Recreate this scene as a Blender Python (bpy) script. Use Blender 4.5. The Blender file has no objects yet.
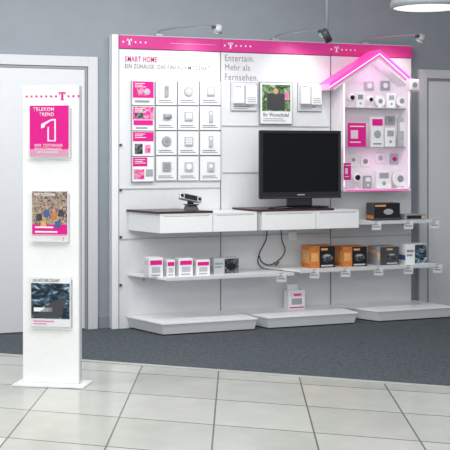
import bpy, bmesh, math, random
from mathutils import Vector, Matrix
random.seed(4)
S=bpy.context.scene; C=S.collection
try: S.view_settings.view_transform='Standard'
except Exception: pass
# ---------------------------------------------------------------- camera
FP=1100.0; A=math.radians(20.9); D=9.08; H=1.53; HY=150.0
FW=Vector((math.sin(A),math.cos(A),0)); RT=Vector((math.cos(A),-math.sin(A),0)); CAM=Vector((0,-D,H))
cam=bpy.data.objects.new('camera',bpy.data.cameras.new('camera')); C.objects.link(cam)
cam.location=CAM; cam.rotation_euler=(math.pi/2,0,-A)
cam.data.sensor_width=36; cam.data.lens=36*FP/450; cam.data.shift_y=-(225-HY)/450; cam.data.clip_end=60
S.camera=cam
def ray(px,py): return FW+RT*((px-225)/FP)+Vector((0,0,1))*((HY-py)/FP)
def P(px,py,y=0.0):
    d=ray(px,py); return CAM+d*((y-CAM.y)/d.y)
def F(px,py,z=0.0):
    d=ray(px,py); return CAM+d*((z-H)/d.z)
def X(px,y=0.0): return P(px,150,y).x
def Z(px,py,y=0.0): return P(px,py,y).z
# ---------------------------------------------------------------- materials
def mat(name,col,rough=.5,metal=0,emit=None,es=0,noise=0,nscale=30,coat=0,alpha=1,bump=0,trans=0,spec=.5):
    m=bpy.data.materials.new(name); m.use_nodes=True; nt=m.node_tree; b=nt.nodes['Principled BSDF']
    c=(*col,1); b.inputs['Base Color'].default_value=c; b.inputs['Roughness'].default_value=rough; b.inputs['Metallic'].default_value=metal
    b.inputs['Specular IOR Level'].default_value=spec
    if coat: b.inputs['Coat Weight'].default_value=coat
    if trans: b.inputs['Transmission Weight'].default_value=trans
    if alpha<1: b.inputs['Alpha'].default_value=alpha
    if emit: b.inputs['Emission Color'].default_value=(*emit,1); b.inputs['Emission Strength'].default_value=es
    tc=nt.nodes.new('ShaderNodeTexCoord'); n=nt.nodes.new('ShaderNodeTexNoise'); n.inputs['Scale'].default_value=nscale; n.inputs['Detail'].default_value=4
    nt.links.new(tc.outputs['Object'],n.inputs['Vector'])
    r=nt.nodes.new('ShaderNodeValToRGB'); k=noise if noise else .015
    r.color_ramp.elements[0].position=.3; r.color_ramp.elements[1].position=.7
    r.color_ramp.elements[0].color=(*[max(0,v*(1-k)) for v in col],1); r.color_ramp.elements[1].color=(*[min(1,v*(1+k)) for v in col],1)
    nt.links.new(n.outputs['Fac'],r.inputs['Fac']); nt.links.new(r.outputs['Color'],b.inputs['Base Color'])
    if bump:
        bp=nt.nodes.new('ShaderNodeBump'); bp.inputs['Strength'].default_value=bump; bp.inputs['Distance'].default_value=.01
        nt.links.new(n.outputs['Fac'],bp.inputs['Height']); nt.links.new(bp.outputs['Normal'],b.inputs['Normal'])
    return m
def picmat(name,cols,scale=14,rough=.35,stretch=(1,1,1),dist=.6):
    m=bpy.data.materials.new(name); m.use_nodes=True; nt=m.node_tree; b=nt.nodes['Principled BSDF']; b.inputs['Roughness'].default_value=rough
    b.inputs['Specular IOR Level'].default_value=.25
    tc=nt.nodes.new('ShaderNodeTexCoord'); mp=nt.nodes.new('ShaderNodeMapping'); mp.inputs['Scale'].default_value=stretch
    n=nt.nodes.new('ShaderNodeTexNoise'); n.inputs['Scale'].default_value=scale; n.inputs['Detail'].default_value=5; n.inputs['Distortion'].default_value=dist
    nt.links.new(tc.outputs['Object'],mp.inputs['Vector']); nt.links.new(mp.outputs['Vector'],n.inputs['Vector'])
    r=nt.nodes.new('ShaderNodeValToRGB'); e=r.color_ramp.elements
    while len(e)<len(cols): e.new(.5)
    for i,c in enumerate(cols): e[i].position=.34+.32*i/(len(cols)-1); e[i].color=(*c,1)
    nt.links.new(n.outputs['Fac'],r.inputs['Fac']); nt.links.new(r.outputs['Color'],b.inputs['Base Color']); return m
M={}
M['white']=mat('white_laminate',(.84,.85,.86),.35)
M['white2']=mat('white_plastic',(.90,.905,.91),.3)
M['panel']=mat('white_panel',(.74,.752,.775),.5,spec=.3)
M['seam']=mat('grey_seam',(.28,.30,.33),.5)
M['wall']=mat('blue_grey_paint',(.275,.305,.34),.8,noise=.03,nscale=6)
M['door']=mat('door_white',(.66,.675,.705),.45)
M['doorf']=mat('door_frame_white',(.60,.615,.655),.45)
M['base']=mat('baseboard_grey',(.22,.25,.30),.6)
M['ceil']=mat('ceiling_white',(.8,.8,.8),.9)
M['mag']=mat('magenta',(.72,.02,.27),.6,spec=.1)
M['maghead']=mat('magenta_header',(.62,.04,.26),.36,emit=(.8,.04,.34),es=.03,spec=.35)
M['roofmag']=mat('pale_pink_roof',(.85,.36,.60),.3,emit=(1,.45,.75),es=.22,spec=.3)
M['magglow']=mat('magenta_glow',(.85,.06,.40),.35,emit=(1,.08,.46),es=.60)
M['pinkglow']=mat('pink_led_strip',(1,.7,.9),.4,emit=(1,.72,.92),es=1.0)
M['pinkpale']=mat('pale_pink',(.82,.62,.74),.4)
M['pinkgrey']=mat('pinkish_grey_print',(.27,.22,.26),1,spec=0)
M['magprint']=mat('magenta_print',(.72,.02,.27),1,spec=0)
M['black']=mat('black_plastic',(.010,.010,.012),.35,spec=.3)
M['gloss']=mat('black_gloss',(.005,.005,.006),.08,spec=.5)
M['screen']=mat('tv_screen',(.006,.007,.009),.25,spec=.12)
M['grey']=mat('grey_print',(.18,.19,.22),.8,spec=.1)
M['lgrey']=mat('light_grey',(.50,.52,.55),.45)
M['vlgrey']=mat('very_light_grey',(.68,.69,.72),.45)
M['mgrey']=mat('middle_grey',(.37,.39,.42),.45)
M['dgrey']=mat('dark_grey',(.05,.053,.06),.4)
M['steel']=mat('brushed_steel',(.5,.52,.55),.3,metal=.9)
M['silver']=mat('silver_plastic',(.48,.50,.53),.3,metal=.3)
M['wood']=mat('dark_wood',(.045,.02,.02),.3,noise=.4,nscale=20)
M['orange']=mat('orange_card',(.58,.19,.04),.5,noise=.15)
M['orange2']=mat('amber_card',(.74,.38,.14),.5,noise=.15)
M['paper']=mat('paper_white',(.85,.86,.87),.7,spec=.2)
M['glass']=mat('acrylic',(.9,.93,.96),.08,alpha=.22)
M['lamp']=mat('lamp_face',(1,1,1),.4,emit=(1,.98,.94),es=4)
M['lamp2']=mat('lamp_diffuser',(.9,.9,.9),.4,emit=(1,.99,.97),es=.75)
M['blue']=mat('blue_print',(.05,.12,.3),.4)
M['skin']=mat('warm_print',(.55,.33,.2),.5)
M['housein']=mat('house_board_added_glow',(.80,.76,.81),.45,emit=(1,.80,.92),es=.12)  # faint pink emission added so the unlit boards look brightly lit
M['pic_green']=picmat('foliage_picture',[(.02,.045,.02),(.08,.16,.05),(.2,.28,.15),(.45,.5,.4)],22)
M['pic_crowd']=picmat('crowd_picture',[(.02,.02,.04),(.30,.10,.05),(.05,.10,.20),(.6,.42,.3),(.12,.2,.08),(.7,.6,.5),(.35,.04,.1)],44,dist=1.5)
M['pic_blue']=picmat('dark_blue_picture',[(.008,.012,.02),(.02,.033,.05),(.06,.12,.17),(.45,.55,.62)],18,stretch=(1,1,2.2))
M['pic_mag']=picmat('magenta_picture',[(.6,.02,.22),(.8,.05,.35),(.85,.4,.55),(.25,.05,.12)],30)
M['pic_dark']=picmat('dark_device_picture',[(.01,.01,.012),(.04,.042,.05),(.10,.10,.12),(.28,.29,.32)],30)
def carpet():
    m=bpy.data.materials.new('carpet'); m.use_nodes=True; nt=m.node_tree; b=nt.nodes['Principled BSDF']; b.inputs['Roughness'].default_value=.95
    tc=nt.nodes.new('ShaderNodeTexCoord'); n=nt.nodes.new('ShaderNodeTexNoise'); n.inputs['Scale'].default_value=45; n.inputs['Detail'].default_value=8; n.inputs['Roughness'].default_value=.75
    r=nt.nodes.new('ShaderNodeValToRGB'); r.color_ramp.elements[0].position=.35; r.color_ramp.elements[1].position=.68
    r.color_ramp.elements[0].color=(.028,.037,.046,1); r.color_ramp.elements[1].color=(.115,.135,.155,1)
    bp=nt.nodes.new('ShaderNodeBump'); bp.inputs['Strength'].default_value=.5
    L=nt.links; L.new(tc.outputs['Object'],n.inputs['Vector']); L.new(n.outputs['Fac'],r.inputs['Fac']); L.new(r.outputs['Color'],b.inputs['Base Color'])
    L.new(n.outputs['Fac'],bp.inputs['Height']); L.new(bp.outputs['Normal'],b.inputs['Normal']); return m
# ---------------------------------------------------------------- mesh helpers
class MB:
    def __init__(s,T=None): s.bm=bmesh.new(); s.T=T or Matrix.Identity(4)
    def _merge(s,t):
        me=bpy.data.meshes.new('tmp'); t.to_mesh(me); t.free(); me.transform(s.T); s.bm.from_mesh(me); bpy.data.meshes.remove(me); return s
    def box(s,x0,x1,y0,y1,z0,z1,bev=0,R=None):
        t=bmesh.new(); bmesh.ops.create_cube(t,size=1)
        for v in t.verts: v.co=Vector(((x0+x1)/2+v.co.x*(x1-x0),(y0+y1)/2+v.co.y*(y1-y0),(z0+z1)/2+v.co.z*(z1-z0)))
        if bev: bmesh.ops.bevel(t,geom=t.edges[:],offset=min(bev,abs(x1-x0)*.45,abs(y1-y0)*.45,abs(z1-z0)*.45),segments=2,profile=.6,affect='EDGES')
        if R is not None: bmesh.ops.transform(t,matrix=R,verts=t.verts)
        return s._merge(t)
    def prism(s,pts,z0,z1,bev=0,low=None):
        t=bmesh.new(); lo=[t.verts.new((x,y,z0)) for x,y in (low or pts)]; hi=[t.verts.new((x,y,z1)) for x,y in pts]
        n=len(pts); t.faces.new(lo[::-1]); t.faces.new(hi)
        for i in range(n): t.faces.new((lo[i],lo[(i+1)%n],hi[(i+1)%n],hi[i]))
        bmesh.ops.recalc_face_normals(t,faces=t.faces)
        if bev: bmesh.ops.bevel(t,geom=t.edges[:],offset=bev,segments=2,profile=.6,affect='EDGES')
        return s._merge(t)
    def vprism(s,pts,y0,y1,bev=0):
        t=bmesh.new(); lo=[t.verts.new((x,y0,z)) for x,z in pts]; hi=[t.verts.new((x,y1,z)) for x,z in pts]
        n=len(pts); t.faces.new(lo[::-1]); t.faces.new(hi)
        for i in range(n): t.faces.new((lo[i],lo[(i+1)%n],hi[(i+1)%n],hi[i]))
        bmesh.ops.recalc_face_normals(t,faces=t.faces)
        if bev: bmesh.ops.bevel(t,geom=t.edges[:],offset=bev,segments=2,profile=.6,affect='EDGES')
        return s._merge(t)
    def cyl(s,a,b,r,r2=None,n=20):
        a=Vector(a); b=Vector(b); d=b-a; t=bmesh.new()
        bmesh.ops.create_cone(t,cap_ends=True,segments=n,radius1=r,radius2=r if r2 is None else r2,depth=d.length)
        R=Vector((0,0,1)).rotation_difference(d.normalized()).to_matrix().to_4x4()
        bmesh.ops.transform(t,matrix=Matrix.Translation((a+b)/2)@R,verts=t.verts)
        for f in t.faces: f.smooth=len(f.verts)==4
        return s._merge(t)
    def ball(s,c,r,sx=1,sy=1,sz=1):
        t=bmesh.new(); bmesh.ops.create_uvsphere(t,u_segments=20,v_segments=12,radius=r)
        for v in t.verts: v.co=Vector((c[0]+v.co.x*sx,c[1]+v.co.y*sy,c[2]+v.co.z*sz))
        for f in t.faces: f.smooth=True
        return s._merge(t)
    def lathe(s,c,prof,n=40):
        t=bmesh.new(); rings=[[t.verts.new((c[0]+r*math.cos(2*math.pi*k/n),c[1]+r*math.sin(2*math.pi*k/n),c[2]+z)) for k in range(n)] for r,z in prof]
        for a,b in zip(rings,rings[1:]):
            for k in range(n):
                f=t.faces.new((a[k],a[(k+1)%n],b[(k+1)%n],b[k])); f.smooth=True
        bmesh.ops.recalc_face_normals(t,faces=t.faces)
        return s._merge(t)
    def tube(s,pts,r,n=8):
        pts=[Vector(p) for p in pts]; q=[]
        for i in range(len(pts)-1):
            p0=pts[max(i-1,0)];p1=pts[i];p2=pts[i+1];p3=pts[min(i+2,len(pts)-1)]
            for k in range(8):
                u=k/8; q.append(.5*((2*p1)+(-p0+p2)*u+(2*p0-5*p1+4*p2-p3)*u*u+(-p0+3*p1-3*p2+p3)*u**3))
        q.append(pts[-1]); t=bmesh.new(); rings=[]
        for i,p in enumerate(q):
            d=(q[min(i+1,len(q)-1)]-q[max(i-1,0)]).normalized(); R=Vector((0,0,1)).rotation_difference(d).to_matrix()
            rings.append([t.verts.new(p+R@Vector((r*math.cos(2*math.pi*k/n),r*math.sin(2*math.pi*k/n),0))) for k in range(n)])
        for a,b in zip(rings,rings[1:]):
            for k in range(n):
                f=t.faces.new((a[k],a[(k+1)%n],b[(k+1)%n],b[k])); f.smooth=True
        t.faces.new(rings[0]); t.faces.new(rings[-1]); bmesh.ops.recalc_face_normals(t,faces=t.faces)
        return s._merge(t)
    def text(s,body,x0,x1,z0,z1,y,keep=False,bold=0,th=.0015,sp=1.08):
        cu=bpy.data.curves.new('t','FONT'); cu.body=body; cu.offset=bold; cu.space_line=.95; cu.space_character=sp
        ob=bpy.data.objects.new('t',cu); C.objects.link(ob); dg=bpy.context.evaluated_depsgraph_get(); dg.update()
        me=bpy.data.meshes.new_from_object(ob.evaluated_get(dg)); bpy.data.objects.remove(ob); bpy.data.curves.remove(cu)
        t=bmesh.new(); t.from_mesh(me); bpy.data.meshes.remove(me)
        xs=[v.co.x for v in t.verts]; zs=[v.co.y for v in t.verts]
        sx=(x1-x0)/(max(xs)-min(xs)); sz=(z1-z0)/(max(zs)-min(zs))
        if keep: sx=sz=min(sx,sz)
        mx,mz=min(xs),max(zs)
        for v in t.verts: v.co=Vector((x0+(v.co.x-mx)*sx,y,z1+(v.co.y-mz)*sz))
        r=bmesh.ops.extrude_face_region(t,geom=t.faces[:])
        for v in [g for g in r['geom'] if isinstance(g,bmesh.types.BMVert)]: v.co.y-=th
        bmesh.ops.recalc_face_normals(t,faces=t.faces)
        return s._merge(t)
ORG={}
def obj(name,mb,m,parent=None,label=None,cat=None,group=None,kind=None):
    me=bpy.data.meshes.new(name); bm=mb.bm
    if parent is not None: o0=ORG[parent.name]
    else:
        xs=[v.co for v in bm.verts]; lo=[min(c[i] for c in xs) for i in range(3)]; hi=[max(c[i] for c in xs) for i in range(3)]
        o0=Vector(((lo[0]+hi[0])/2,(lo[1]+hi[1])/2,lo[2]))
    for v in bm.verts: v.co-=o0
    bm.to_mesh(me); bm.free(); me.materials.append(M[m] if isinstance(m,str) else m)
    o=bpy.data.objects.new(name,me); C.objects.link(o)
    if parent is not None: o.parent=parent
    else: o.location=o0
    ORG[o.name]=Vector(o0)
    if label: o['label']=label
    if cat: o['category']=cat
    if group: o['group']=group
    if kind: o['kind']=kind
    return o
def thing(name,loc,label,cat,group=None,kind=None):
    o=bpy.data.objects.new(name,None); C.objects.link(o); o.location=loc; o.empty_display_size=.05; ORG[o.name]=Vector(loc)
    if label: o['label']=label
    if cat: o['category']=cat
    if group: o['group']=group
    if kind: o['kind']=kind
    return o
def tlogo(mb,cx,cz,h,y,dl=0,dr=0,gap=None):
    w=h*.85; mb.box(cx-w/2,cx+w/2,y-.002,y,cz+h*.34,cz+h*.5); mb.box(cx-h*.12,cx+h*.12,y-.002,y,cz-h*.5,cz+h*.5)
    mb.box(cx-w/2,cx-w/2+h*.10,y-.002,y,cz+h*.15,cz+h*.4); mb.box(cx+w/2-h*.10,cx+w/2,y-.002,y,cz+h*.15,cz+h*.4)
    mb.box(cx-h*.25,cx+h*.25,y-.002,y,cz-h*.5,cz-h*.4)
    g=gap or h*.75; d=h*.12
    for k in range(1,dl+1): mb.box(cx-g*k-d-w*.2,cx-g*k+d-w*.2,y-.002,y,cz-d,cz+d)
    for k in range(1,dr+1): mb.box(cx+g*k-d+w*.2,cx+g*k+d+w*.2,y-.002,y,cz-d,cz+d)
# ---------------------------------------------------------------- setting
e0=F(0,354); e1=F(450,387); ed=(e1-e0).normalized()
WB=.10
def tiles():
    m=bpy.data.materials.new('floor_tiles'); m.use_nodes=True; nt=m.node_tree; b=nt.nodes['Principled BSDF']; L=nt.links
    cdir=(FW+RT*(13/FP)).normalized()
    p0=F(218,378.5); q=F(301,384)
    U=q-p0; V=cdir*.62
    det=U.x*V.y-U.y*V.x
    Au=Vector((V.y/det,-V.x/det,0)); Av=Vector((-U.y/det,U.x/det,0))
    geo=nt.nodes.new('ShaderNodeNewGeometry')
    def mth(op,a,b_=None,c=None):
        n=nt.nodes.new('ShaderNodeMath'); n.operation=op
        for i,v in enumerate((a,b_,c)):
            if v is None: continue
            if isinstance(v,(int,float)): n.inputs[i].default_value=v
            else: L.new(v,n.inputs[i])
        return n.outputs[0]
    uv=[]
    for a in (Au,Av):
        d=nt.nodes.new('ShaderNodeVectorMath'); d.operation='DOT_PRODUCT'; d.inputs[1].default_value=a
        L.new(geo.outputs['Position'],d.inputs[0])
        uv.append(mth('ADD',d.outputs['Value'],-a.dot(p0)+50))
    lines=[]; 
    for u,wd in ((uv[0],.009),(uv[1],.011)):
        fr=mth('FRACT',u); ds=mth('SUBTRACT',.5,mth('ABSOLUTE',mth('SUBTRACT',fr,.5)))
        lines.append(mth('LESS_THAN',ds,wd))
    joint=mth('MAXIMUM',lines[0],lines[1])
    cmb=nt.nodes.new('ShaderNodeCombineXYZ'); L.new(mth('FLOOR',uv[0]),cmb.inputs[0]); L.new(mth('FLOOR',uv[1]),cmb.inputs[1])
    wn=nt.nodes.new('ShaderNodeTexWhiteNoise'); L.new(cmb.outputs[0],wn.inputs['Vector'])
    n=nt.nodes.new('ShaderNodeTexNoise'); n.inputs['Scale'].default_value=5; n.inputs['Detail'].default_value=8; L.new(geo.outputs['Position'],n.inputs['Vector'])
    f=mth('ADD',mth('MULTIPLY',wn.outputs['Value'],.4),mth('MULTIPLY',n.outputs['Fac'],.6))
    r=nt.nodes.new('ShaderNodeValToRGB'); r.color_ramp.elements[0].position=.2; r.color_ramp.elements[1].position=.8
    r.color_ramp.elements[0].color=(.41,.425,.39,1); r.color_ramp.elements[1].color=(.54,.555,.515,1); L.new(f,r.inputs['Fac'])
    mx=nt.nodes.new('ShaderNodeMix'); mx.data_type='RGBA'; L.new(joint,mx.inputs[0]); L.new(r.outputs['Color'],mx.inputs[6]); mx.inputs[7].default_value=(.13,.13,.12,1)
    L.new(mx.outputs[2],b.inputs['Base Color']); b.inputs['Roughness'].default_value=.18; b.inputs['Specular IOR Level'].default_value=.5
    return m
M['tiles']=tiles()
obj('floor',MB().box(-8,10,-11,.3,-.06,0),'tiles',kind='structure')
M['carpet']=carpet()
def onl(x): return e0.y+ed.y*(x-e0.x)/ed.x
xb=10.0; xa=e0.x+(.2-e0.y)/ed.y*ed.x
obj('floor_carpet',MB().prism([(xa,.2),(xb,onl(xb)),(xb,.2)],0.0005,.006),'carpet',kind='structure')
M['strip']=mat('stone_edge_strip',(.46,.48,.46),.35,noise=.06,nscale=10)
q=-.07
obj('trim_1',MB().prism([(xa,.2),(xb,onl(xb)),(xb,onl(xb)+q),(xa,.2+q)],0.0005,.006),'strip',kind='structure')
obj('wall_back',MB().box(-8,10,WB,.3,0,3.4),'wall',kind='structure')
obj('ceiling',MB().box(-8,10,-11,.3,3.4,3.5),'ceil',kind='structure')
xp0=X(112); xp1=X(412)
dT=Z(50,66,WB)
obj('baseboard_back',MB().box(X(98,WB),xp0+.05,WB-.015,WB,0.006,.1),'base',kind='structure')
obj('baseboard_back',MB().box(xp1,X(416,WB),WB-.015,WB,0.006,.1),'base',kind='structure')
def door(x0,x1,zt,name,hinge_left):
    d=thing(name,(x0/2+x1/2,WB,0),None,None,kind='structure')
    f=.085
    fr=MB().box(x0-f,x0,WB-.04,WB,.006,zt+f,.004).box(x1,x1+f,WB-.04,WB,.006,zt+f,.004).box(x0,x1,WB-.04,WB,zt,zt+f,.004)
    obj('door_frame',fr,'doorf',d)
    obj('frame_stop',MB().box(x0+.004,x0+.022,WB-.028,WB,.006,zt-.004).box(x1-.022,x1-.004,WB-.028,WB,.006,zt-.004).box(x0+.022,x1-.022,WB-.028,WB,zt-.022,zt-.004),'seam',d)
    obj('door_leaf',MB().box(x0+.024,x1-.024,WB-.022,WB,.014,zt-.024,.003),'door',d)
    hx=x1-.09 if hinge_left else x0+.09; s=-1 if hinge_left else 1
    h=MB().cyl((hx,WB-.022,1.03),(hx,WB-.03,1.03),.026).cyl((hx,WB-.022,1.03),(hx,WB-.075,1.03),.009).cyl((hx,WB-.07,1.03),(hx+s*.12,WB-.07,1.03),.009)
    obj('door_handle',h,'steel',d)
    return d
door(X(-70,WB),X(87,WB),dT,'door_1',False)
door(X(425,WB),X(425,WB)+1.0,Z(440,79,WB),'door_2',True)
# ---------------------------------------------------------------- display wall
HT=2.515; HB=2.398
dw=thing('display_wall',((xp0+xp1)/2,.05,0.006),'white shop display wall with magenta header standing between the two doors','display wall')
xs=[X(119),X(221),X(331),xp1]
obj('side_panel',MB().box(xp0,xs[0]-.004,0,WB-.002,.006,HT,.003),'white',dw)
for i in range(3):
    obj('back_panel',MB().box(xs[i],xs[i+1]-.006,.004,WB-.004,.006,HB-.004,.002),'panel',dw)
    obj('header_panel',MB().box(xs[i],xs[i+1]-.003,-.012,WB-.004,HB,HT-.008,.002),'maghead',dw)
    obj('header_cap',MB().box(xs[i],xs[i+1]-.003,-.014,WB-.004,HT-.008,HT,.002),'lgrey',dw)
for i in (0,1,2):
    x=xs[i]; obj('slot_rail',MB().box(x-.004,x+.001,-.001,.01,.01,HB-.005),'seam',dw)
for (a,b,py) in ((222,331,126),(222,331,172),(119,221,188),(119,331,236),(332,411,236)):
    z=Z((a+b)/2,py); obj('groove_rail',MB().box(X(a)+.004,X(b)-.006,-.004,.006,z-.006,z+.004,.001),'lgrey',dw)
for cx in (129,230,336):
    lg=MB(); x=X(cx); tlogo(lg,x,(HT+HB)/2-.004,.054,-.012,1,4 if cx!=129 else 3,.045); obj('logo',lg,'paper',dw)
m=MB()
for k in range(30):
    x=X(170+k*1.5); 
    if x<X(214): m.box(x,x+.005,-.0135,-.012,(HT+HB)/2-.006,(HT+HB)/2)
obj('dot_row',m,'pinkpale',dw)
def wtext(body,a,b,t,bt,m='pinkgrey',par=dw,y=.0035,bold=0,name='lettering',sp=1.08):
    c=(a+b)/2; return obj(name,MB().text(body,X(a,y),X(b,y),Z(c,bt,y),Z(c,t,y),y,bold=bold,th=.0008,sp=sp),m,par)
wtext('SMART HOME',125,157,56.5,62,'magprint',bold=.012,sp=1.15)
wtext('EIN ZUHAUSE, DAS EINFACH MITDENKT',125,210,65,70,'pinkgrey',bold=.010,sp=1.15)
wtext('Entertain.',225,254,55,61.5,sp=1.12); wtext('Mehr als',225,250,64.5,70.5,sp=1.12); wtext('Fernsehen.',225,258,74,80.5,sp=1.12)
for (px,py) in ((120.5,190),(120.5,237),(120.5,285),(120.5,145)):
    x,z=X(px),Z(px,py); obj('bracket_knob',MB().cyl((x,.004,z),(x,-.02,z),.010),'dgrey',dw)
# ---------------------------------------------------------------- leaflets column
G='leaflets in the column at the left of the display wall'
rows=((81,105),(106,130.5),(131.5,156),(157,181.5))
ldesc=['topmost magenta leaflet of the column left of the white product cards','second leaflet from the top, dark pink picture, in the left column','third leaflet from the top in the left column beside white cards','lowest leaflet of the left column, just above the counter']
for i,(t,b) in enumerate(rows):
    x0,x1=X(132.5,-.03),X(154,-.03); z0,z1=Z(143,b,-.03),Z(143,t,-.03); h=z1-z0; w=x1-x0
    o=thing('leaflet',((x0+x1)/2,-.015,z0),ldesc[i],'leaflet',G)
    obj('holder',MB().box(x0-.005,x1+.005,-.022,.004,z0-.002,z1+.001,.002),'mgrey',o)
    obj('paper',MB().box(x0,x1,-.028,-.022,z0,z1,.001),'paper',o)
    if i==0:
        obj('print',MB().box(x0+.004,x1-.004,-.030,-.028,z0+h*.3,z1-.004),'mag',o)
        obj('picture',MB().box(x0+w*.2,x0+w*.62,-.032,-.030,z0+h*.40,z0+h*.70),'pic_mag',o)
        obj('product_picture',MB().ball((x0+w*.68,-.030,z0+h*.55),.028,1,.2,1),'lgrey',o)
        obj('footer',MB().box(x0+w*.1,x0+w*.8,-.0295,-.028,z0+h*.1,z0+h*.2),'seam',o)
    elif i==1:
        obj('print',MB().box(x0+.004,x1-.004,-.030,-.028,z0+h*.45,z1-.004),'pic_mag',o)
        obj('picture',MB().box(x0+.01,x1-.01,-.032,-.028,z0+h*.22,z0+h*.42),'mag',o)
        obj('product_picture',MB().box(x0+w*.12,x0+w*.5,-.0325,-.030,z0+h*.5,z0+h*.72),'pic_dark',o)
        obj('footer',MB().box(x0+w*.15,x0+w*.7,-.0295,-.028,z0+h*.07,z0+h*.14),'seam',o)
    elif i==2:
        obj('print',MB().box(x0+.004,x1-.004,-.030,-.028,z0+h*.60,z1-.004),'mag',o)
        obj('picture',MB().box(x0+.02,x0+.09,-.030,-.028,z0+h*.08,z0+h*.5),'pic_dark',o)
        obj('product_picture',MB().box(x0+.11,x1-.03,-.030,-.028,z0+h*.12,z0+h*.46),'pic_mag',o)
    else:
        obj('print',MB().box(x0+.004,x1-.06,-.030,-.028,z0+h*.62,z1-.004),'mag',o)
        obj('picture',MB().box(x0+.01,x0+w*.55,-.030,-.028,z0+h*.10,z0+h*.5),'pic_mag',o)
        obj('product_picture',MB().box(x0+w*.62,x1-.01,-.030,-.028,z0+h*.2,z0+h*.5),'mgrey',o)
    ln=MB()
    for k in range(3): ln.box(x0+.02,x0+.02+(.09,.07,.1)[k],-.0335,-.0325,z0+h*(.88-.07*k),z0+h*(.905-.07*k))
    obj('text_lines',ln,'paper',o)
# ---------------------------------------------------------------- product cards
G='white product cards in three columns beside the leaflets'
cols=((156.5,177),(178.5,199),(200.5,221))
rn=['top row','second row','third row','bottom row']; cn=['left column','middle column','right column']
kinds=['tall door sensor','round smoke detector','square wall switch','radiator valve','small plug','tall remote','round button','keypad','slim sensor','square thermostat','wall socket','motion sensor']
rc=((81.5,105),(106.5,130),(131.5,155),(156.5,180.5))
k=0
for r,(t,b) in enumerate(rc):
    for c,(a,e) in enumerate(cols):
        y=-.024; x0,x1=X(a,y),X(e,y); z0,z1=Z((a+e)/2,b,y),Z((a+e)/2,t,y); cx=(x0+x1)/2; cz=(z0+z1)/2+.018
        o=thing('product_card',(cx,-.008,z0),f'white product card with {kinds[k]}, {rn[r]}, {cn[c]} of the card block','product card',G)
        obj('plate_edge',MB().box(x0-.0035,x1+.0035,y+.012,.004,z0-.0035,z1+.0035,.003),'mgrey',o)
        obj('plate',MB().box(x0,x1,y+.008,y+.013,z0,z1,.002),'white',o)
        d=MB()
        if k in (0,5,8): d.box(cx-.017,cx+.017,y-.010,y+.008,cz-.050,cz+.050,.005)
        elif k in (1,6): d.cyl((cx,y+.008,cz),(cx,y-.010,cz),.044,.039,28)
        elif k==3: d.cyl((cx-.03,y-.008,cz),(cx+.032,y-.008,cz),.023); d.box(cx-.018,cx+.018,y-.006,y+.008,cz-.018,cz+.018)
        elif k==11: d.box(cx-.032,cx+.032,y-.010,y+.008,cz-.042,cz+.042,.010)
        else: d.box(cx-.038,cx+.038,y-.008,y+.008,cz-.040,cz+.040,.006)
        obj('device',d,('mgrey','lgrey','lgrey')[k%3],o)
        dt=MB()
        if k in (1,6): dt.cyl((cx,y-.010,cz),(cx,y-.012,cz),.018)
        elif k in (2,9,4): dt.box(cx-.025,cx+.025,y-.010,y-.008,cz-.020,cz+.026)
        elif k==7:
            for i in range(9): dt.box(cx-.025+.019*(i%3),cx-.012+.019*(i%3),y-.010,y-.008,cz-.027+.020*(i//3),cz-.014+.020*(i//3))
        elif k==10: dt.cyl((cx,y-.008,cz),(cx,y-.010,cz),.025)
        elif k==11: dt.ball((cx,y-.010,cz),.018,1,.4,1)
        elif k==3: dt.cyl((cx+.032,y-.008,cz),(cx+.039,y-.008,cz),.018)
        else: dt.box(cx-.008,cx+.008,y-.012,y-.010,cz+.010,cz+.035)
        obj('device_face',dt,('seam','white2','white2')[k%3],o)
        ln=MB().box(x0+.02,x1-.05,y+.006,y+.008,z0+.036,z0+.042).box(x0+.02,x1-.03,y+.006,y+.008,z0+.021,z0+.026)
        obj('caption',ln,'grey',o)
        k+=1
# ---------------------------------------------------------------- centre devices & poster
def router_card(a,e,t,b,lab,n):
    y=-.03; x0,x1=X(a,y),X(e,y); z0,z1=Z((a+e)/2,b,y),Z((a+e)/2,t,y); cx=(x0+x1)/2
    o=thing('router_display',(cx,-.012,z0),lab,'router','routers shown either side of the green poster')
    obj('plate_edge',MB().box(x0-.004,x1+.004,-.010,.004,z0-.004,z1+.004,.002),'mgrey',o)
    obj('plate',MB().box(x0,x1,-.014,-.009,z0,z1,.002),'vlgrey',o)
    m_=cx-.01
    obj('router_body',MB().box(x0+.012,m_,-.06,-.014,z0+.06,z1-.012,.012),'white2',o)
    obj('second_router_body',MB().box(m_+.012,x1-.010,-.055,-.014,z0+.055,z1-.025,.012),'white2',o)
    l=MB()
    for i in range(4): l.box(x0+.022+.014*i,x0+.029+.014*i,-.0615,-.060,z1-.045,z1-.034)
    obj('indicator_lights',l,'grey',o)
    obj('router_vent',MB().box(m_+.025,x1-.026,-.0565,-.055,z0+.075,z0+.082).box(m_+.025,x1-.026,-.0565,-.055,z0+.092,z0+.099).box(m_+.025,x1-.026,-.0565,-.055,z0+.109,z0+.116),'mgrey',o)
    obj('caption',MB().box(x0+.02,x1-.06,-.0155,-.014,z0+.034,z0+.041).box(x0+.02,x1-.09,-.0155,-.014,z0+.018,z0+.023),'grey',o)
router_card(232,257.5,82.5,110.5,'pair of white routers on a plate left of the green poster',1)
router_card(299,322,82.5,111,'pair of white routers on a plate right of the green poster, near the house',2)
y=-.03; x0,x1=X(260,y),X(293,y); z0,z1=Z(276,124.5,y),Z(276,82,y)
o=thing('framed_poster',((x0+x1)/2,-.01,z0),'framed green picture poster mounted directly above the television','poster')
obj('frame',MB().box(x0,x1,-.02,.004,z0,z1,.003),'seam',o)
obj('sheet',MB().box(x0+.008,x1-.008,-.023,-.02,z0+.008,z1-.008),'paper',o)
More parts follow.
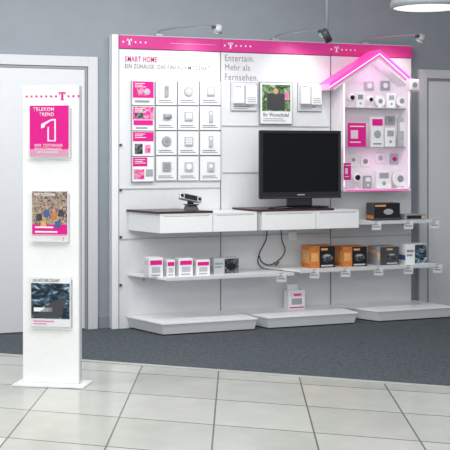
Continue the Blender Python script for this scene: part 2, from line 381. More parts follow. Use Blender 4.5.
obj('picture',MB().box(x0+.024,x1-.024,-.025,-.023,z0+.12,z1-.024),'pic_green',o)
obj('figure',MB().box(x0+.07,x1-.08,-.028,-.025,z0+.13,z1-.10,.012),'dgrey',o)
obj('figure_head',MB().ball(((x0+x1)/2-.005,-.026,z1-.085),.026,1,.15,1.1),'skin',o)
obj('banner',MB().box(x0+.13,x1-.035,-.0275,-.025,z1-.16,z1-.10),'pic_mag',o)
obj('lettering',MB().text('Ihr Wunschziel',x0+.035,x1-.04,z0+.070,z0+.105,-.023,bold=.004),'black',o)
obj('text_lines',MB().box(x0+.035,x1-.09,-.0245,-.023,z0+.048,z0+.054).box(x0+.035,x1-.07,-.0245,-.023,z0+.030,z0+.036),'seam',o)
# ---------------------------------------------------------------- platforms
G='low white floor platforms along the display wall'
PF=-.49; PH=.112
plat=(((127,232),(162,257),'left low white floor platform, under the row of white boxes'),((232,331),(268,357),'middle low white floor platform carrying the small white stand box'),((331,415),(378,452),'right low white floor platform, below the orange boxes'))
for (bl,br),(fl_,fr_),lab in plat:
    a,b,c,d=X(bl),X(br),X(fr_,PF),X(fl_,PF)
    o=thing('floor_platform',((a+b)/2,-.25,.006),lab,'platform',G)
    obj('plinth',MB().prism([(a+.06,-.003),(b-.03,-.003),(c-.05,PF+.06),(d+.05,PF+.06)],.006,.022),'dgrey',o)
    obj('body',MB().prism([(a,-.003),(b-.01,-.003),(c,PF),(d,PF)],.016,PH-.012,.002,low=[(a+.02,-.003),(b-.015,-.003),(c-.015,PF+.018),(d+.014,PF+.018)]),'vlgrey',o)
    obj('top_board',MB().prism([(a-.004,-.003),(b-.008,-.003),(c+.004,PF-.006),(d-.004,PF-.006)],PH-.014,PH,.002),'white2',o)
# ---------------------------------------------------------------- counters
CF=-.45; CT=1.005; CB=.845
def counter(bl,br,fl_,fr_,mid,wl,wr,lab):
    a,b,c,d=X(bl),X(br),X(fr_,CF),X(fl_,CF); mx=X(mid,CF)
    o=thing('drawer_counter',((a+b)/2,-.22,CB),lab,'counter','wall-hung drawer counters')
    obj('body',MB().prism([(a,-.006),(b,-.006),(c,CF+.02),(d,CF+.02)],CB,CT-.012,.002),'white',o)
    for (u,v) in ((d,mx-.0025),(mx+.0025,c)):
        dr=obj('drawer',MB().box(u,v,CF,CF+.022,CB,CT-.014,.002),'white2',o)
        obj('grip_groove',MB().box(u+.03,v-.03,CF-.002,CF+.004,CT-.024,CT-.018),'lgrey',dr)
    obj('white_top',MB().prism([(a,-.006),(b,-.006),(c,CF),(d,CF)],CT-.012,CT,.002),'white',o)
    wa,wb,wc,wd=X(wl[0]),X(wl[1]),X(wr[1],CF),X(wr[0],CF)
    obj('wood_top',MB().prism([(wa,-.008),(wb,-.008),(wc,CF-.004),(wd,CF-.004)],CT,CT+.018,.003),'wood',o)
    return o
counter(128,229,160,257,213,(126,178),(158,213),'left white drawer counter with dark wood top, below the product cards')
counter(232,330,262,359,316,(232,300),(259,334),'right white drawer counter with dark wood top carrying the television')
# ---------------------------------------------------------------- shelves
SF=-.45; SZ=.475; SR=.492
def shelf(bl,br,fl_,fr_,z,lab,fy=SF):
    a,b,c,d=X(bl),X(br),X(fr_,fy),X(fl_,fy)
    o=thing('shelf',((a+b)/2,-.2,z-.02),lab,'shelf','thin white shelves on the display wall')
    obj('board',MB().prism([(a,-.002),(b,-.002),(c,fy),(d,fy)],z-.018,z,.002),'white2',o)
    obj('front_rail',MB().box(d,c,fy-.008,fy,z-.024,z+.004,.002),'vlgrey',o)
    for t in (.12,.88):
        x=a+(b-a)*t; xf=d+(c-d)*t
        obj('bracket',MB().vprism([(x,z-.018),(x+.006,z-.018),(x+.006,z-.07),(x,z-.07)],-.03,-.002).prism([(x,-.003),(x+.006,-.003),(xf+.006-.02,fy+.06),(xf-.02,fy+.06)],z-.03,z-.017),'lgrey',o)
shelf(127,256,166,294,SZ,'lower left thin white shelf holding pink and white boxes')
shelf(262,410,300,443,SR,'lower right thin white shelf holding the orange and black boxes')
UZ=Z(400,221,-.40)
shelf(333,411,356,438,UZ,'upper right thin white shelf below the pink house',-.40)
# ---------------------------------------------------------------- TV
ty=-.35
x0,x1=X(259.5,ty),X(340.5,ty); z0,z1=Z(300,198.5,ty),Z(300,130.5,ty); zb=CT+.018; cx=(x0+x1)/2
tv=thing('television',(cx,ty,zb),'black flat television switched off on the right counter','television')
obj('casing',MB().box(x0,x1,ty,ty+.030,z0,z1,.010).box(x0+.08,x1-.12,ty+.025,ty+.080,z0+.06,z1-.08,.02),'black',tv)
bz=MB().box(x0,x1,ty-.012,ty+.001,z0,z0+.060,.004).box(x0,x1,ty-.012,ty+.001,z1-.030,z1,.004).box(x0,x0+.030,ty-.0115,ty+.001,z0+.03,z1-.02,.004).box(x1-.030,x1,ty-.0115,ty+.001,z0+.03,z1-.02,.004)
obj('bezel',bz,'gloss',tv)
obj('screen',MB().box(x0+.028,x1-.028,ty-.004,ty+.002,z0+.058,z1-.028),'screen',tv)
obj('badge',MB().box(cx-.035,cx+.035,ty-.0135,ty-.012,z0+.030,z0+.037),'lgrey',tv)
obj('speaker_strip',MB().box(x0+.02,x1-.02,ty-.013,ty-.0118,z0+.008,z0+.013),'dgrey',tv)
obj('neck',MB().box(cx-.12,cx+.12,ty+.01,ty+.045,zb+.012,z0+.02,.01),'gloss',tv)
bs=MB(Matrix.Translation((cx,ty+.03,zb))@Matrix.Diagonal((1,.34,1,1)))
bs.lathe((0,0,0),[(.001,0),(.29,0),(.295,.005),(.28,.014),(.12,.024),(.001,.025)])
obj('base',bs,'gloss',tv)
# ---------------------------------------------------------------- phone on left counter
gx,gy=X(190,-.22),-.22; gz=CT
g=thing('cordless_phone',(gx,gy,gz),'silver and black handset resting on a dark base on the left counter','phone')
obj('charging_base',MB().prism([(gx-.045,gy-.05),(gx+.065,gy-.05),(gx+.065,gy+.05),(gx-.045,gy+.05)],gz+.055,gz+.065,.003).prism([(gx-.03,gy-.035),(gx+.05,gy-.035),(gx+.05,gy+.04),(gx-.03,gy+.04)],gz,gz+.056,.004,low=[(gx-.05,gy-.06),(gx+.07,gy-.06),(gx+.07,gy+.06),(gx-.05,gy+.06)]),'dgrey',g)
R=Matrix.Translation((gx,gy-.01,gz+.115))@Matrix.Rotation(math.radians(12),4,'Y')@Matrix.Rotation(math.radians(-25),4,'X')
obj('handset',MB(R).box(-.105,.100,-.020,.016,-.030,.030,.012),'silver',g)
obj('handset_face',MB(R).box(-.060,.055,-.0225,-.018,-.022,.022,.002),'black',g)
obj('earpiece',MB(R).cyl((-.083,-.022,0),(-.083,-.018,0),.016),'black',g)
obj('mouthpiece',MB(R).cyl((.078,-.022,0),(.078,-.018,0),.014),'black',g)
obj('cradle',MB().box(gx-.02,gx+.03,gy-.01,gy+.02,gz+.060,gz+.105,.004),'black',g)
obj('cord',MB().tube([(gx+.05,gy+.03,gz+.02),(gx+.09,gy+.05,gz+.008),(gx+.12,gy+.10,gz+.006),(gx+.13,gy+.17,gz+.006)],.004),'black',g)
# ---------------------------------------------------------------- boxes on shelves
def carton(px0,px1,py0,z,fy,dep,lab,kind,grp,name='carton'):
    x0,x1=X(px0,fy),X(px1,fy); z1=Z((px0+px1)/2,py0,fy); h=z1-z; w=x1-x0
    o=thing(name,((x0+x1)/2,fy+dep/2,z),lab,'box',grp)
    if kind in('speaker','speaker2'):
        obj('carton_body',MB().box(x0,x1,fy,fy+dep,z,z1,.002),'orange' if kind=='speaker' else 'seam',o)
        obj('front_print',MB().box(x0+w*(.38 if kind=='speaker' else .15),x1-.002,fy-.002,fy,z+.003,z1-.003),'black' if kind=='speaker' else 'dgrey',o)
        obj('product_picture',MB().ball((x0+w*.68,fy-.002,z+h*.45),h*.26,1.1,.05,.75),'pic_dark',o)
        obj('picture_highlight',MB().ball((x0+w*.68,fy-.006,z+h*.56),h*.12,1.3,.05,.4),'mgrey',o)
        obj('brand_block',MB().box(x0+w*.44,x0+w*.70,fy-.0035,fy-.002,z1-h*.20,z1-h*.10),'orange2',o)
        obj('side_print',MB().box(x0-.0015,x0,fy+.02,fy+dep-.02,z+h*(.2 if kind=='speaker' else .65),z+h*.8),'orange2',o)
        obj('front_picture',MB().box(x0+w*.05,x0+w*.32,fy-.002,fy,z+h*.3,z+h*.7) if kind=='speaker' else MB().box(x0+w*.02,x0+w*.13,fy-.002,fy,z+h*.3,z+h*.7),'orange2',o)
        obj('caption',MB().box(x0+w*.44,x0+w*.92,fy-.0035,fy-.002,z+h*.06,z+h*.13),'lgrey',o)
    elif kind=='dark':
        obj('carton_body',MB().box(x0,x1,fy,fy+dep,z,z1,.002),'dgrey',o)
        obj('front_print',MB().box(x0+.004,x1-.004,fy-.002,fy,z+h*.15,z1-.004),'black',o)
        obj('product_picture',MB().ball((x0+w*.55,fy-.002,z+h*.5),h*.24,1.3,.06,.7),'mgrey',o)
        obj('caption',MB().box(x0+.01,x0+w*.45,fy-.0035,fy-.002,z1-h*.2,z1-h*.1),'orange2',o)
        obj('side_print',MB().box(x0-.0015,x0,fy+.01,fy+dep-.01,z+h*.1,z+h*.3),'orange',o)
    elif kind in('pale','split'):
        obj('carton_body',MB().box(x0,x1,fy,fy+dep,z,z1,.002),'paper' if kind=='pale' else 'lgrey',o)
        obj('front_print',MB().box(x0+w*.42,x1-.004,fy-.002,fy,z+.006,z1-.006),'pic_blue' if kind=='pale' else 'pic_dark',o)
        if kind=='split': obj('product_picture',MB().ball((x0+w*.68,fy-.002,z+h*.45),h*.28,1.2,.06,.8),'black',o)
        obj('caption',MB().box(x0+.008,x0+w*.36,fy-.002,fy,z+h*.6,z+h*.72),'seam',o)
        obj('second_caption',MB().box(x0+.008,x0+w*.3,fy-.002,fy,z+h*.4,z+h*.5),'seam',o)
        obj('side_print',MB().box(x0-.0015,x0,fy+.01,fy+dep-.01,z+h*.2,z+h*.45),'blue' if kind=='pale' else 'mgrey',o)
    elif kind=='white':
        obj('carton_body',MB().box(x0,x1,fy,fy+dep,z,z1,.002),'paper',o)
        obj('front_print',MB().box(x0+w*.08,x0+w*.92,fy-.002,fy,z+h*.64,z+h*.88),'mag',o)
        obj('product_picture',MB().box(x0+w*.2,x0+w*.8,fy-.002,fy,z+h*.24,z+h*.54),'lgrey',o)
        obj('caption',MB().box(x0+w*.15,x0+w*.8,fy-.002,fy,z+h*.08,z+h*.13),'seam',o)
        obj('side_print',MB().box(x0-.0015,x0,fy+.01,fy+dep-.01,z+h*.64,z+h*.86),'pinkpale',o)
    return o
GW='white and pink cartons on the lower left shelf'; GO='orange and black cartons on the lower right shelf'
for i,(a,b,t,k_,l) in enumerate(((149,163,258,'white','leftmost white and pink carton on the lower left shelf'),
    (167,175,260,'white','small narrow white and pink carton, second from the left on the shelf'),
    (179,193,258.5,'white','third white and pink carton from the left on the lower left shelf'),
    (196.5,210,260,'white','white and pink carton beside the dark pictured box'))):
    carton(a,b,t,SZ,-.36,.14,l,k_,GW)
carton(214,239,258,SZ,-.33,.10,'grey carton with black device picture at the right of the white pink boxes','split',None)
for (a,b,t,k_,l) in ((310,335,246,'speaker','leftmost orange and black carton on the lower right shelf'),
    (343,367,246.5,'speaker','middle orange and black carton on the lower right shelf'),
    (377,399,246.5,'speaker2','dark grey carton with a small orange mark, between orange and pale cartons')):
    carton(a,b,t,SR,-.34,.18,l,k_,GO)
carton(406,427,244,SR,-.34,.15,'pale carton with dark blue picture at the right end of the shelf','pale',None)
carton(374,400,203,UZ,-.30,.15,'upright dark grey carton on the upper right shelf','dark',None)
x0,x1=X(405,-.3),X(426,-.3)
o=thing('flat_carton',((x0+x1)/2,-.24,UZ),'flat dark grey carton lying right of the upright carton on the upper shelf','box')
obj('carton_body',MB().box(x0,x1,-.30,-.16,UZ,UZ+.05,.002),'seam',o); obj('front_print',MB().box(x0+.02,x1-.05,-.302,-.30,UZ+.01,UZ+.04),'black',o); obj('caption',MB().box(x1-.045,x1-.01,-.302,-.30,UZ+.015,UZ+.03),'orange2',o)
GT='small white price tags clipped to the shelf fronts'
def tag(px,z,fy,lab):
    x=X(px,fy); y=fy-.012
    o=thing('price_tag',(x,y,z-.07),lab,'price tag',GT)
    R=Matrix.Translation((x,y,z-.008))@Matrix.Rotation(math.radians(-22),4,'Z')@Matrix.Rotation(math.radians(18),4,'X')
    obj('card',MB(R).box(-.042,.042,-.004,0,-.07,.004,.002),'paper',o)
    obj('clip',MB().box(x-.02,x+.02,fy-.016,fy-.006,z-.02,z+.008,.002),'lgrey',o)
    obj('print',MB(R).box(-.03,.015,-.0052,-.004,-.02,-.015).box(-.03,.03,-.0052,-.004,-.045,-.032),'mgrey',o)
for px,l in ((314,'below the leftmost orange carton'),(345,'below the middle orange carton'),(378,'below the dark grey carton'),(408,'below the pale carton'),(437,'at its right end')):
    tag(px,SR,SF,'white price tag on the lower right shelf, '+l)
for px,l in ((376,'below the upright dark carton'),(408,'below the flat carton'),(434,'at its right end')):
    tag(px,UZ,-.40,'white price tag on the upper right shelf, '+l)
tag(281,SZ,SF,'white price tag on the lower left shelf front, near the cords')
# ---------------------------------------------------------------- box on platform 2
fy=-.16; x0,x1=X(288.5,fy),X(305,fy); z1=Z(297,285,fy); h=z1-PH
o=thing('display_box',((x0+x1)/2,fy+.05,PH),'small white box with pink label standing on the middle floor platform','box')
obj('carton_body',MB().box(x0,x1,fy,fy+.10,PH,PH+h*.78,.002),'paper',o)
obj('front_print',MB().box(x0+.015,x1-.015,fy-.002,fy,PH+h*.52,PH+h*.70),'pinkpale',o)
obj('label_band',MB().box(x0+.05,x1-.04,fy-.003,fy,PH+h*.56,PH+h*.64),'mag',o)
obj('lower_band',MB().box(x0+.012,x1-.012,fy-.002,fy,PH+.012,PH+.022),'mag',o)
obj('picture',MB().box(x0+.03,x1-.03,fy-.002,fy,PH+h*.2,PH+h*.45),'mgrey',o)
obj('header_card',MB().box(x0+.01,x1-.05,fy+.05,fy+.053,PH+h*.76,z1,.001),'white2',o)
# ---------------------------------------------------------------- cords
def cord(pts,lab,y):
    obj('power_cord',MB().tube([P(a,b,y) for i,(a,b) in enumerate(pts)],.0048),'black',None,lab,'cord','black cords under the television counter')
cord([(267,229),(266,240),(260,252),(258,262),(263,268),(272,268),(279,262)],'black cord hanging from the counter and curling left above the shelf',-.014)
cord([(281,229),(282,240),(285,250),(280,259),(270,265),(262,262),(259,255)],'black cord hanging at right, looping back across the other cord',-.026)
obj('wall_socket',MB().box(X(288),X(296),-.014,.004,Z(292,240),Z(292,232),.004).box(X(290.5),X(293.5),-.018,-.013,Z(292,238),Z(292,234.5),.002),'white2',None,'small white wall socket beneath the television counter beside the black cords','socket')
# ---------------------------------------------------------------- pink house
hf=-.22
ax,az=X(379.5,hf),Z(379.5,50,hf); lx,lz=X(329.5,hf),Z(329.5,86,hf); rx,rz=X(419,hf),Z(419,83,hf)
lz=rz=(lz+rz)/2
wl,wr=X(344,hf),X(410,hf); hb=Z(376,189,hf)
ho=thing('house_display',(ax,hf/2,hb),'white house-shaped display frame with glowing magenta roof, right of television','display frame')
def slope(x): return az-(az-lz)*(abs(x-ax)/((ax-lx) if x<ax else (rx-ax)))
th=.058
for ex,ez in ((lx,lz),(rx,rz)):
    obj('roof_panel',MB().vprism([(ex,ez),(ax,az),(ax,az-th),(ex,ez-th)],hf,0.0,.002),'roofmag',ho)
for s_ in (-1,1):
    ex=lx if s_<0 else rx
    obj('roof_outline',MB().vprism([(ex,slope(ex)+.004),(ax,az+.004),(ax,az-.028),(ex,slope(ex)-.028)],hf-.006,hf),'magglow',ho)
    obj('roof_top_skin',MB().vprism([(ex,slope(ex)+.004),(ax,az+.004),(ax,az),(ex,slope(ex))],hf,0.0),'magglow',ho)
    obj('roof_light_strip',MB().vprism([(ex,slope(ex)-.028),(ax,az-.028),(ax,az-.039),(ex,slope(ex)-.039)],hf-.004,hf),'pinkglow',ho)
    obj('lower_outline',MB().vprism([(ex,slope(ex)-.040),(ax,az-.040),(ax,az-th),(ex,slope(ex)-th)],hf-.004,hf),'magglow',ho)
def inner(s):
    ex=lx+.05 if s<0 else rx-.05; t2=.03
    return MB().vprism([(ex,slope(ex)-th-.002),(ax,az-th-.002),(ax,az-th-t2),(ex,slope(ex)-th-t2)],hf+.01,-.002)
for s_ in (-1,1): obj('inner_roof',inner(s_),'white2',ho)
obj('back_board',MB().vprism([(wl,hb),(wr,hb),(wr,slope(wr)-th-.02),(ax,az-th-.03),(wl,slope(wl)-th-.02)],-.012,-.001),'housein',ho)
for x,d in ((wl,.012),(wr,-.012)):
    obj('side_wall',MB().box(min(x,x+d),max(x,x+d),hf+.01,-.012,hb,slope(x)-th-.02,.002),'housein',ho)
    obj('edge_strip',MB().box(min(x,x+d)+.001,max(x,x+d)-.001,hf+.006,hf+.010,hb+.02,slope(x)-th-.03),'pinkglow',ho)
obj('floor_board',MB().box(wl-.005,wr+.01,hf,-.004,hb-.02,hb,.002),'white2',ho)
obj('floor_light',MB().box(wl+.02,wr-.02,hf-.004,hf,hb-.016,hb-.004),'magglow',ho)
hs=[Z(376,108,-.12),Z(376,147,-.12)]
for z in hs: obj('inner_shelf',MB().box(wl+.012,wr-.012,-.17,-.012,z-.008,z,.001),'mgrey',ho)
GH='small smart home devices inside the house frame'
def dev(px,w,h,z,kind,lab,m='white2',y=-.13,det='seam',dz=0):
    x=X(px+1.5,y); z+=dz; o=thing('home_device',(x,y,z),lab,'device',GH)
    if kind=='box':
        obj('casing',MB().box(x-w/2,x+w/2,y,y+.03,z,z+h,.008),m,o)
        obj('face',MB().box(x-w*.30,x+w*.30,y-.002,y,z+h*.55,z+h*.85),det,o)
        obj('button',MB().cyl((x,y,z+h*.28),(x,y-.003,z+h*.28),w*.12),'mgrey' if m!='mgrey' else 'white2',o)
    elif kind=='pack':
        obj('casing',MB().box(x-w/2,x+w/2,y,y+.05,z,z+h,.002),m,o)
        obj('face',MB().box(x-w*.42,x+w*.42,y-.002,y,z+h*.70,z+h*.92),'mag',o)
        obj('product_picture',MB().ball((x,y-.001,z+h*.42),w*.28,1,.06,1),'mgrey',o)
        obj('caption',MB().box(x-w*.35,x+w*.3,y-.002,y,z+h*.08,z+h*.13),'seam',o)
    elif kind=='disc':
        obj('foot',MB().box(x-w*.25,x+w*.25,y,y+.04,z,z+.012,.002),m,o)
        obj('casing',MB().cyl((x,y+.03,z+.008+h/2),(x,y,z+.008+h/2),h/2,h*.44,26),m,o); obj('face',MB().cyl((x,y,z+.008+h/2),(x,y-.003,z+.008+h/2),h*.20),det,o)
    elif kind=='camera':
        obj('foot',MB().cyl((x,y+.02,z),(x,y+.02,z+.01),w*.45),m,o); obj('stem',MB().cyl((x,y+.02,z+.008),(x,y+.02,z+h*.5),.006),m,o)
        obj('casing',MB().ball((x,y+.02,z+h*.7),h*.32),m,o); obj('face',MB().cyl((x,y+.02-h*.26,z+h*.7),(x,y+.02-h*.34,z+h*.7),h*.16),'black',o)
    elif kind=='hung':
        obj('casing',MB().box(x-w/2,x+w/2,y,-.012,z,z+h,.008),m,o); obj('face',MB().cyl((x,y,z+h*.5),(x,y-.003,z+h*.5),w*.24),det,o)
z=hs[0]
dev(350,.06,.13,z,'camera','small white ball camera at the far left of the house top shelf')
dev(359,.085,.14,z,'box','white keypad second from left on the house top shelf',det='seam')
dev(369,.07,.11,z,'camera','tiny white camera between keypad and round sensor on the top shelf')
dev(379,.08,.11,z,'disc','white round sensor in the middle of the house top shelf')
dev(390,.09,.14,z,'box','white thermostat box right of centre on the house top shelf',det='mgrey')
dev(400.5,.07,.12,z,'disc','white round detector at the right end of the house top shelf')
dev(368,.10,.08,z,'hung','white sensor fixed on the back board left, under the roof',y=-.03,dz=.17,m='lgrey',det='white2')
dev(384,.10,.09,z,'hung','grey motion sensor fixed on the back board right, under the roof',y=-.03,dz=.17,m='mgrey',det='white2')
z=hs[1]
dev(376,.13,.28,z,'pack','tall white carton with magenta band on the house middle shelf','paper',-.13)
dev(389,.11,.18,z,'box','white smart plug beside the tall carton on middle shelf',det='mgrey')
dev(400.5,.075,.27,z,'box','slim grey antenna unit at the right of middle shelf','lgrey',det='white2')
dev(389,.10,.08,z,'hung','small grey sensor fixed above the smart plug on the back board',y=-.03,dz=.21,m='lgrey',det='mgrey')
z=hb
dev(355,.08,.15,z,'camera','white ball camera at left of the house floor')
dev(366.5,.08,.12,z,'box','small grey sensor block on the house floor','mgrey',det='white2')
dev(382.5,.16,.17,z,'box','wide white base station on the house floor',det='mgrey')
dev(399,.10,.16,z,'disc','white round siren at right of the house floor')
dev(352,.07,.13,z,'hung','tall white remote fixed at the lower left of the back board',y=-.03,dz=.20,det='mgrey')
dev(364,.10,.10,z,'hung','white wall plug fixed above the ball camera, in the lower house',y=-.03,dz=.20,det='seam')
dev(379,.10,.10,z,'hung','white wall switch fixed above the base station in the house',y=-.03,dz=.23,det='lgrey')
dev(393,.09,.10,z,'hung','grey wall button fixed above the siren in the house',y=-.03,dz=.22,m='lgrey',det='mag')
def mcard(a,e,t,b,y,lab,m='mag',z0=None):
    x0,x1=X(a,y),X(e,y); z0=z0 or Z((a+e)/2,b,y); z1=Z((a+e)/2,t,y); w=x1-x0;h=z1-z0
    o=thing('magenta_card',((x0+x1)/2,y,z0),lab,'card','magenta information cards by the house')
    obj('sheet',MB().box(x0,x1,y,y+.006,z0,z1,.001),m,o)
    obj('picture',MB().box(x0+w*.15,x0+w*.55,y-.002,y,z0+h*.35,z0+h*.7),'pinkpale',o)
    obj('title_line',MB().box(x0+w*.1,x1-w*.1,y-.002,y,z0+h*.84,z0+h*.88),'paper',o)
    obj('text_line',MB().box(x0+w*.1,x1-w*.3,y-.002,y,z0+h*.18,z0+h*.22),'paper',o)
    return o
mcard(348,366,123,147,-.14,'magenta card standing at left on the house middle shelf',z0=hs[1])
mcard(344,351,163,180,-.228,'small magenta card fixed low on the left house edge')
cx_,cz_=X(412.5,-.28),Z(412.5,85,-.28)
o=thing('security_camera',(cx_,-.25,cz_),'white security camera fixed at the right eave of the pink house','camera')
obj('mount',MB().box(cx_-.015,cx_+.015,-.245,hf-.006,cz_-.015,cz_+.015,.003),'white2',o)
obj('casing',MB().box(cx_-.052,cx_+.052,-.32,-.242,cz_-.055,cz_+.055,.018),'white2',o)
obj('lens',MB().cyl((cx_,-.32,cz_),(cx_,-.328,cz_),.024),'seam',o)
# ---------------------------------------------------------------- spotlights on header
GS='spotlights on arms along the header'
for (a,hx_,hy_,lab) in ((160,218,29,'leftmost small spotlight on a thin arm above the header'),(276,324,33,'middle small spotlight on a thin arm above the header'),(366,421,38,'rightmost small spotlight on a thin arm above the header')):
    b=Vector((X(a),.02,HT)); e=P(hx_-4,hy_-2,-.42)
    o=thing('arm_spotlight',b,lab,'spotlight',GS)
    obj('mount',MB().box(b.x-.03,b.x+.03,0.0,.06,HT,HT+.02,.004),'steel',o)
    obj('arm',MB().tube([b+Vector((0,0,.01)),b+Vector((.02,-.05,.05)),e+Vector((-.03,.05,.015)),e],.006),'steel',o)
    h=P(hx_,hy_,-.44); d=Vector((-.15,.60,-.78)).normalized()
    obj('lamp_head',MB().cyl(h-d*.035,h+d*.02,.022,.046,24),'lgrey',o)
    obj('lamp_face',MB().cyl(h+d*.02,h+d*.023,.041,.041,24),'lamp',o)
    obj('heat_sink',MB().box(h.x-.05,h.x+.012,h.y-.02,h.y+.02,h.z+.0,h.z+.025,.004),'dgrey',o)
    L=bpy.data.lights.new('spot','SPOT'); L.energy=10; L.spot_size=math.radians(105); L.spot_blend=1; L.shadow_soft_size=.05; L.color=(1,.98,.96)
    lo=bpy.data.objects.new('spot_light',L); C.objects.link(lo); lo.parent=o; lo.location=(h+d*.05)-b; lo.rotation_euler=d.to_track_quat('-Z','Y').to_euler()
rp=P(327,34,-.75)
o=thing('ceiling_spotlight',(rp.x,rp.y,3.4),'dark spotlight on a vertical rod hanging from the ceiling near the middle arm','spotlight')
obj('rod',MB().cyl((rp.x,rp.y,rp.z),(rp.x,rp.y,3.4),.012),'seam',o)
obj('ceiling_cup',MB().cyl((rp.x,rp.y,3.37),(rp.x,rp.y,3.4),.05),'steel',o)
obj('lamp_head',MB().cyl((rp.x-.03,rp.y,rp.z+.03),(rp.x+.035,rp.y+.04,rp.z-.05),.03,.035,20),'dgrey',o)
# ---------------------------------------------------------------- pendant lamp (top right)
pc=CAM+FW*6+RT*(203*6/FP); pz=H+141.5*6/FP
o=thing('pendant_lamp',(pc.x,pc.y,pz),'large round pale grey pendant lamp hanging at the top right','lamp')
obj('lamp_shade',MB().lathe((pc.x,pc.y,pz),[(.190,0),(.205,0),(.205,.03),(.18,.09),(.12,.15),(.05,.19),(.03,.25),(0.001,.25)]),'seam',o)
obj('diffuser',MB().lathe((pc.x,pc.y,pz),[(.001,.012),(.189,.012),(.189,.004),(.001,.004)]),'lamp2',o)
obj('cable',MB().cyl((pc.x,pc.y,pz+.24),(pc.x,pc.y,3.4),.006),'black',o)
# ---------------------------------------------------------------- leaflet stand
sp=F(49,386.5); ang=-(A+math.radians(9)); T=Matrix.Translation(sp)@Matrix.Rotation(ang,4,'Z')
SD=(sp-CAM).dot(FW); k=SD/FP
def lx_(px): return (px-49)*k*1.01
def lz_(py): return H+(HY-py)*k
st=thing('leaflet_stand',sp,'tall white free-standing leaflet stand on a flat base at the left','display stand')
def sob(name,mb,m,par=st,**kw): return obj(name,mb,m,par,**kw)
sob('base_plate',MB(T).box(lx_(13),lx_(86),-.045,.17,.001,.014,.004),'white')
topz=lz_(85)
sob('panel',MB(T).box(lx_(19.5),lx_(77.5),.045,.085,.014,topz,.004),'white2')
sob('edge_strip',MB(T).box(lx_(77.5),lx_(79),.047,.083,.03,topz-.003),'lgrey')
lg=MB(T); tlogo(lg,lx_(60.5),lz_(96),.054,.044,7,3,.033); sob('logo',lg,'mag')
def holder(a,e,t,b):
    x0,x1,z0,z1=lx_(a),lx_(e),lz_(b),lz_(t)
    sob('leaflet_holder',MB(T).box(x0-.008,x1+.008,.038,.045,z0-.01,z1-.02,.001).box(x0-.008,x1+.008,.008,.040,z0-.016,z0-.010,.001).box(x0-.008,x1+.008,.006,.009,z0-.012,z0+.05,.001),'glass')
    return x0,x1,z0,z1
GL='leaflets in the tall white stand'
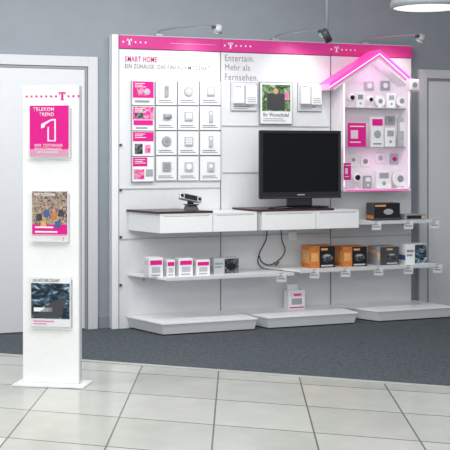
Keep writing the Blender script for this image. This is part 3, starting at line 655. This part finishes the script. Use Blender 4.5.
def leaf(a,e,t,b,lab,kind):
    x0,x1,z0,z1=holder(a,e,t,b); w=x1-x0; h=z1-z0; c=T@Vector(((x0+x1)/2,.02,z0))
    o=thing('stand_leaflet',c,lab,'leaflet',GL); y=.014
    obj('paper_stack',MB(T).box(x0,x1,y,.037,z0,z1,.001),'paper',o)
    B=lambda:MB(T)
    if kind==1:
        obj('cover',B().box(x0+.003,x1-.003,y-.002,y,z0+.003,z1-.003),'mag',o)
        obj('title',B().text('TELEKOM',x0+w*.10,x0+w*.62,z1-h*.115,z1-h*.045,y-.002,bold=.010,sp=1.15),'paper',o)
        obj('second_title',B().text('TREND',x0+w*.25,x0+w*.62,z1-h*.215,z1-h*.145,y-.002,bold=.010,sp=1.15),'paper',o)
        def one(gx,gz0,gz1,sw):
            hh=gz1-gz0
            return [(gx,gz0),(gx+sw,gz0),(gx+sw,gz1),(gx+sw*.45,gz1),(gx-sw*.75,gz1-hh*.22),(gx-sw*.75,gz1-hh*.42),(gx,gz1-hh*.30)]
        gx=x0+w*.46; sw=w*.21
        obj('numeral',B().vprism(one(gx,z0+h*.30,z0+h*.73,sw),y-.0035,y-.002),'paper',o)
        obj('numeral_core',B().vprism(one(gx+w*.038,z0+h*.325,z0+h*.70,sw-w*.076),y-.0051,y-.0036),'mag',o)
        for i,(tx,a_,b_) in enumerate((('DER TESTSIEGER',.14,.84),('IM NETZVERGLEICH',.14,.80),('JETZT INFORMIEREN',.2,.72))):
            obj('text_line',B().text(tx,x0+w*a_,x0+w*b_,z0+h*(.20-.07*i),z0+h*(.25-.07*i),y-.002),'paper',o)
    elif kind==2:
        obj('cover',B().box(x0+.003,x1-.003,y-.002,y,z0+h*.12,z1-.003),'pic_crowd',o)
        obj('title',B().text('MEIN PROGRAMM',x0+w*.08,x0+w*.65,z1-h*.105,z1-h*.045,y-.002,bold=.008),'paper',o)
        obj('band',B().box(x0+.003,x1-.003,y-.003,y-.001,z0+h*.12,z0+h*.34),'mag',o)
        for i,(fx,fz,m_) in enumerate(((.22,.58,'dgrey'),(.42,.66,'blue'),(.62,.60,'orange'),(.82,.66,'dgrey'),(.33,.44,'orange2'),(.72,.44,'blue'))):
            f_=obj('figure',B().vprism([(x0+w*(fx-.09),z0+h*(fz-.16)),(x0+w*(fx+.09),z0+h*(fz-.16)),(x0+w*(fx+.06),z0+h*(fz-.03)),(x0+w*(fx-.06),z0+h*(fz-.03))],y-.0035-.0003*i,y-.0025),m_,o)
            obj('figure_head',B().ball((x0+w*fx,y-.003,z0+h*(fz+.02)),w*.045,1,.1,1.15),'skin',f_)
        ln=B()
        for i,ww in enumerate((.5,.62)): ln.box(x0+w*.1,x0+w*(.1+ww),y-.0060,y-.003,z0+h*(.27-.09*i),z0+h*(.30-.09*i))
        obj('text_lines',ln,'paper',o)
        lgm=B(); tlogo(lgm,x1-w*.12,z0+h*.06,h*.06,y,5,0,.012); obj('logo',lgm,'mag',o)
    else:
        obj('cover',B().box(x0+.003,x1-.003,y-.002,y,z0+h*.16,z1-h*.13),'pic_blue',o)
        obj('title',B().text('DAS NETZ DER ZUKUNFT',x0+w*.06,x0+w*.74,z1-h*.105,z1-h*.045,y-.001,bold=.004),'grey',o)
        obj('band',B().box(x0+w*.08,x0+w*.55,y-.003,y-.002,z0+h*.30,z0+h*.38),'paper',o)
        obj('figure',B().vprism([(x0+w*.05,z0+h*.18),(x0+w*.75,z0+h*.18),(x0+w*.95,z0+h*.62),(x0+w*.55,z0+h*.5)],y-.003,y-.002),'dgrey',o)
        obj('text_lines',B().box(x0+w*.06,x0+w*.6,y-.001,y,z0+h*.09,z0+h*.12).box(x0+w*.06,x0+w*.4,y-.001,y,z0+h*.04,z0+h*.065),'mag',o)
leaf(28,69,105,157,'magenta leaflet with large white number one, topmost in the stand',1)
leaf(30.5,67.5,191,242,'leaflet with colourful crowd photo and magenta band, middle of the stand',2)
leaf(29.5,70,277,327,'leaflet with dark blue picture, lowest in the white stand',3)
# ---------------------------------------------------------------- lights
def area(name,loc,rot,sx,sy,e,col=(1,1,1)):
    L=bpy.data.lights.new(name,'AREA'); L.shape='RECTANGLE'; L.size=sx; L.size_y=sy; L.energy=e; L.color=col
    o=bpy.data.objects.new(name,L); C.objects.link(o); o.location=loc; o.rotation_euler=rot; return o
area('ceiling_light_1',(1.6,-1.9,3.3),(math.radians(18),0,0),5,.5,92,(1,1,1))
area('ceiling_light_2',(1,-5.0,3.3),(math.radians(8),0,0),5,1.5,140,(1,1,1))
area('ceiling_light_3',(0,-8.5,3.3),(math.radians(32),0,0),5,1.5,160,(1,.985,.97))
L=bpy.data.lights.new('warm_downlight','SPOT'); L.energy=60; L.spot_size=math.radians(38); L.spot_blend=1; L.color=(1,.72,.48); L.shadow_soft_size=.12
wd=bpy.data.objects.new('warm_downlight',L); C.objects.link(wd); fp=F(-10,425); wd.location=(fp.x,fp.y,3.2)
for px,py,y,e in ((374,75,-.15,.5),(380,160,-.17,.3)):
    L=bpy.data.lights.new('house_led','POINT'); L.energy=e; L.color=(1,.42,.75); L.shadow_soft_size=.03
    o=bpy.data.objects.new('house_led',L); C.objects.link(o); o.location=P(px,py,y)
w=bpy.data.worlds.new('world'); S.world=w; w.use_nodes=True
w.node_tree.nodes['Background'].inputs[0].default_value=(.94,.97,1,1); w.node_tree.nodes['Background'].inputs[1].default_value=.68
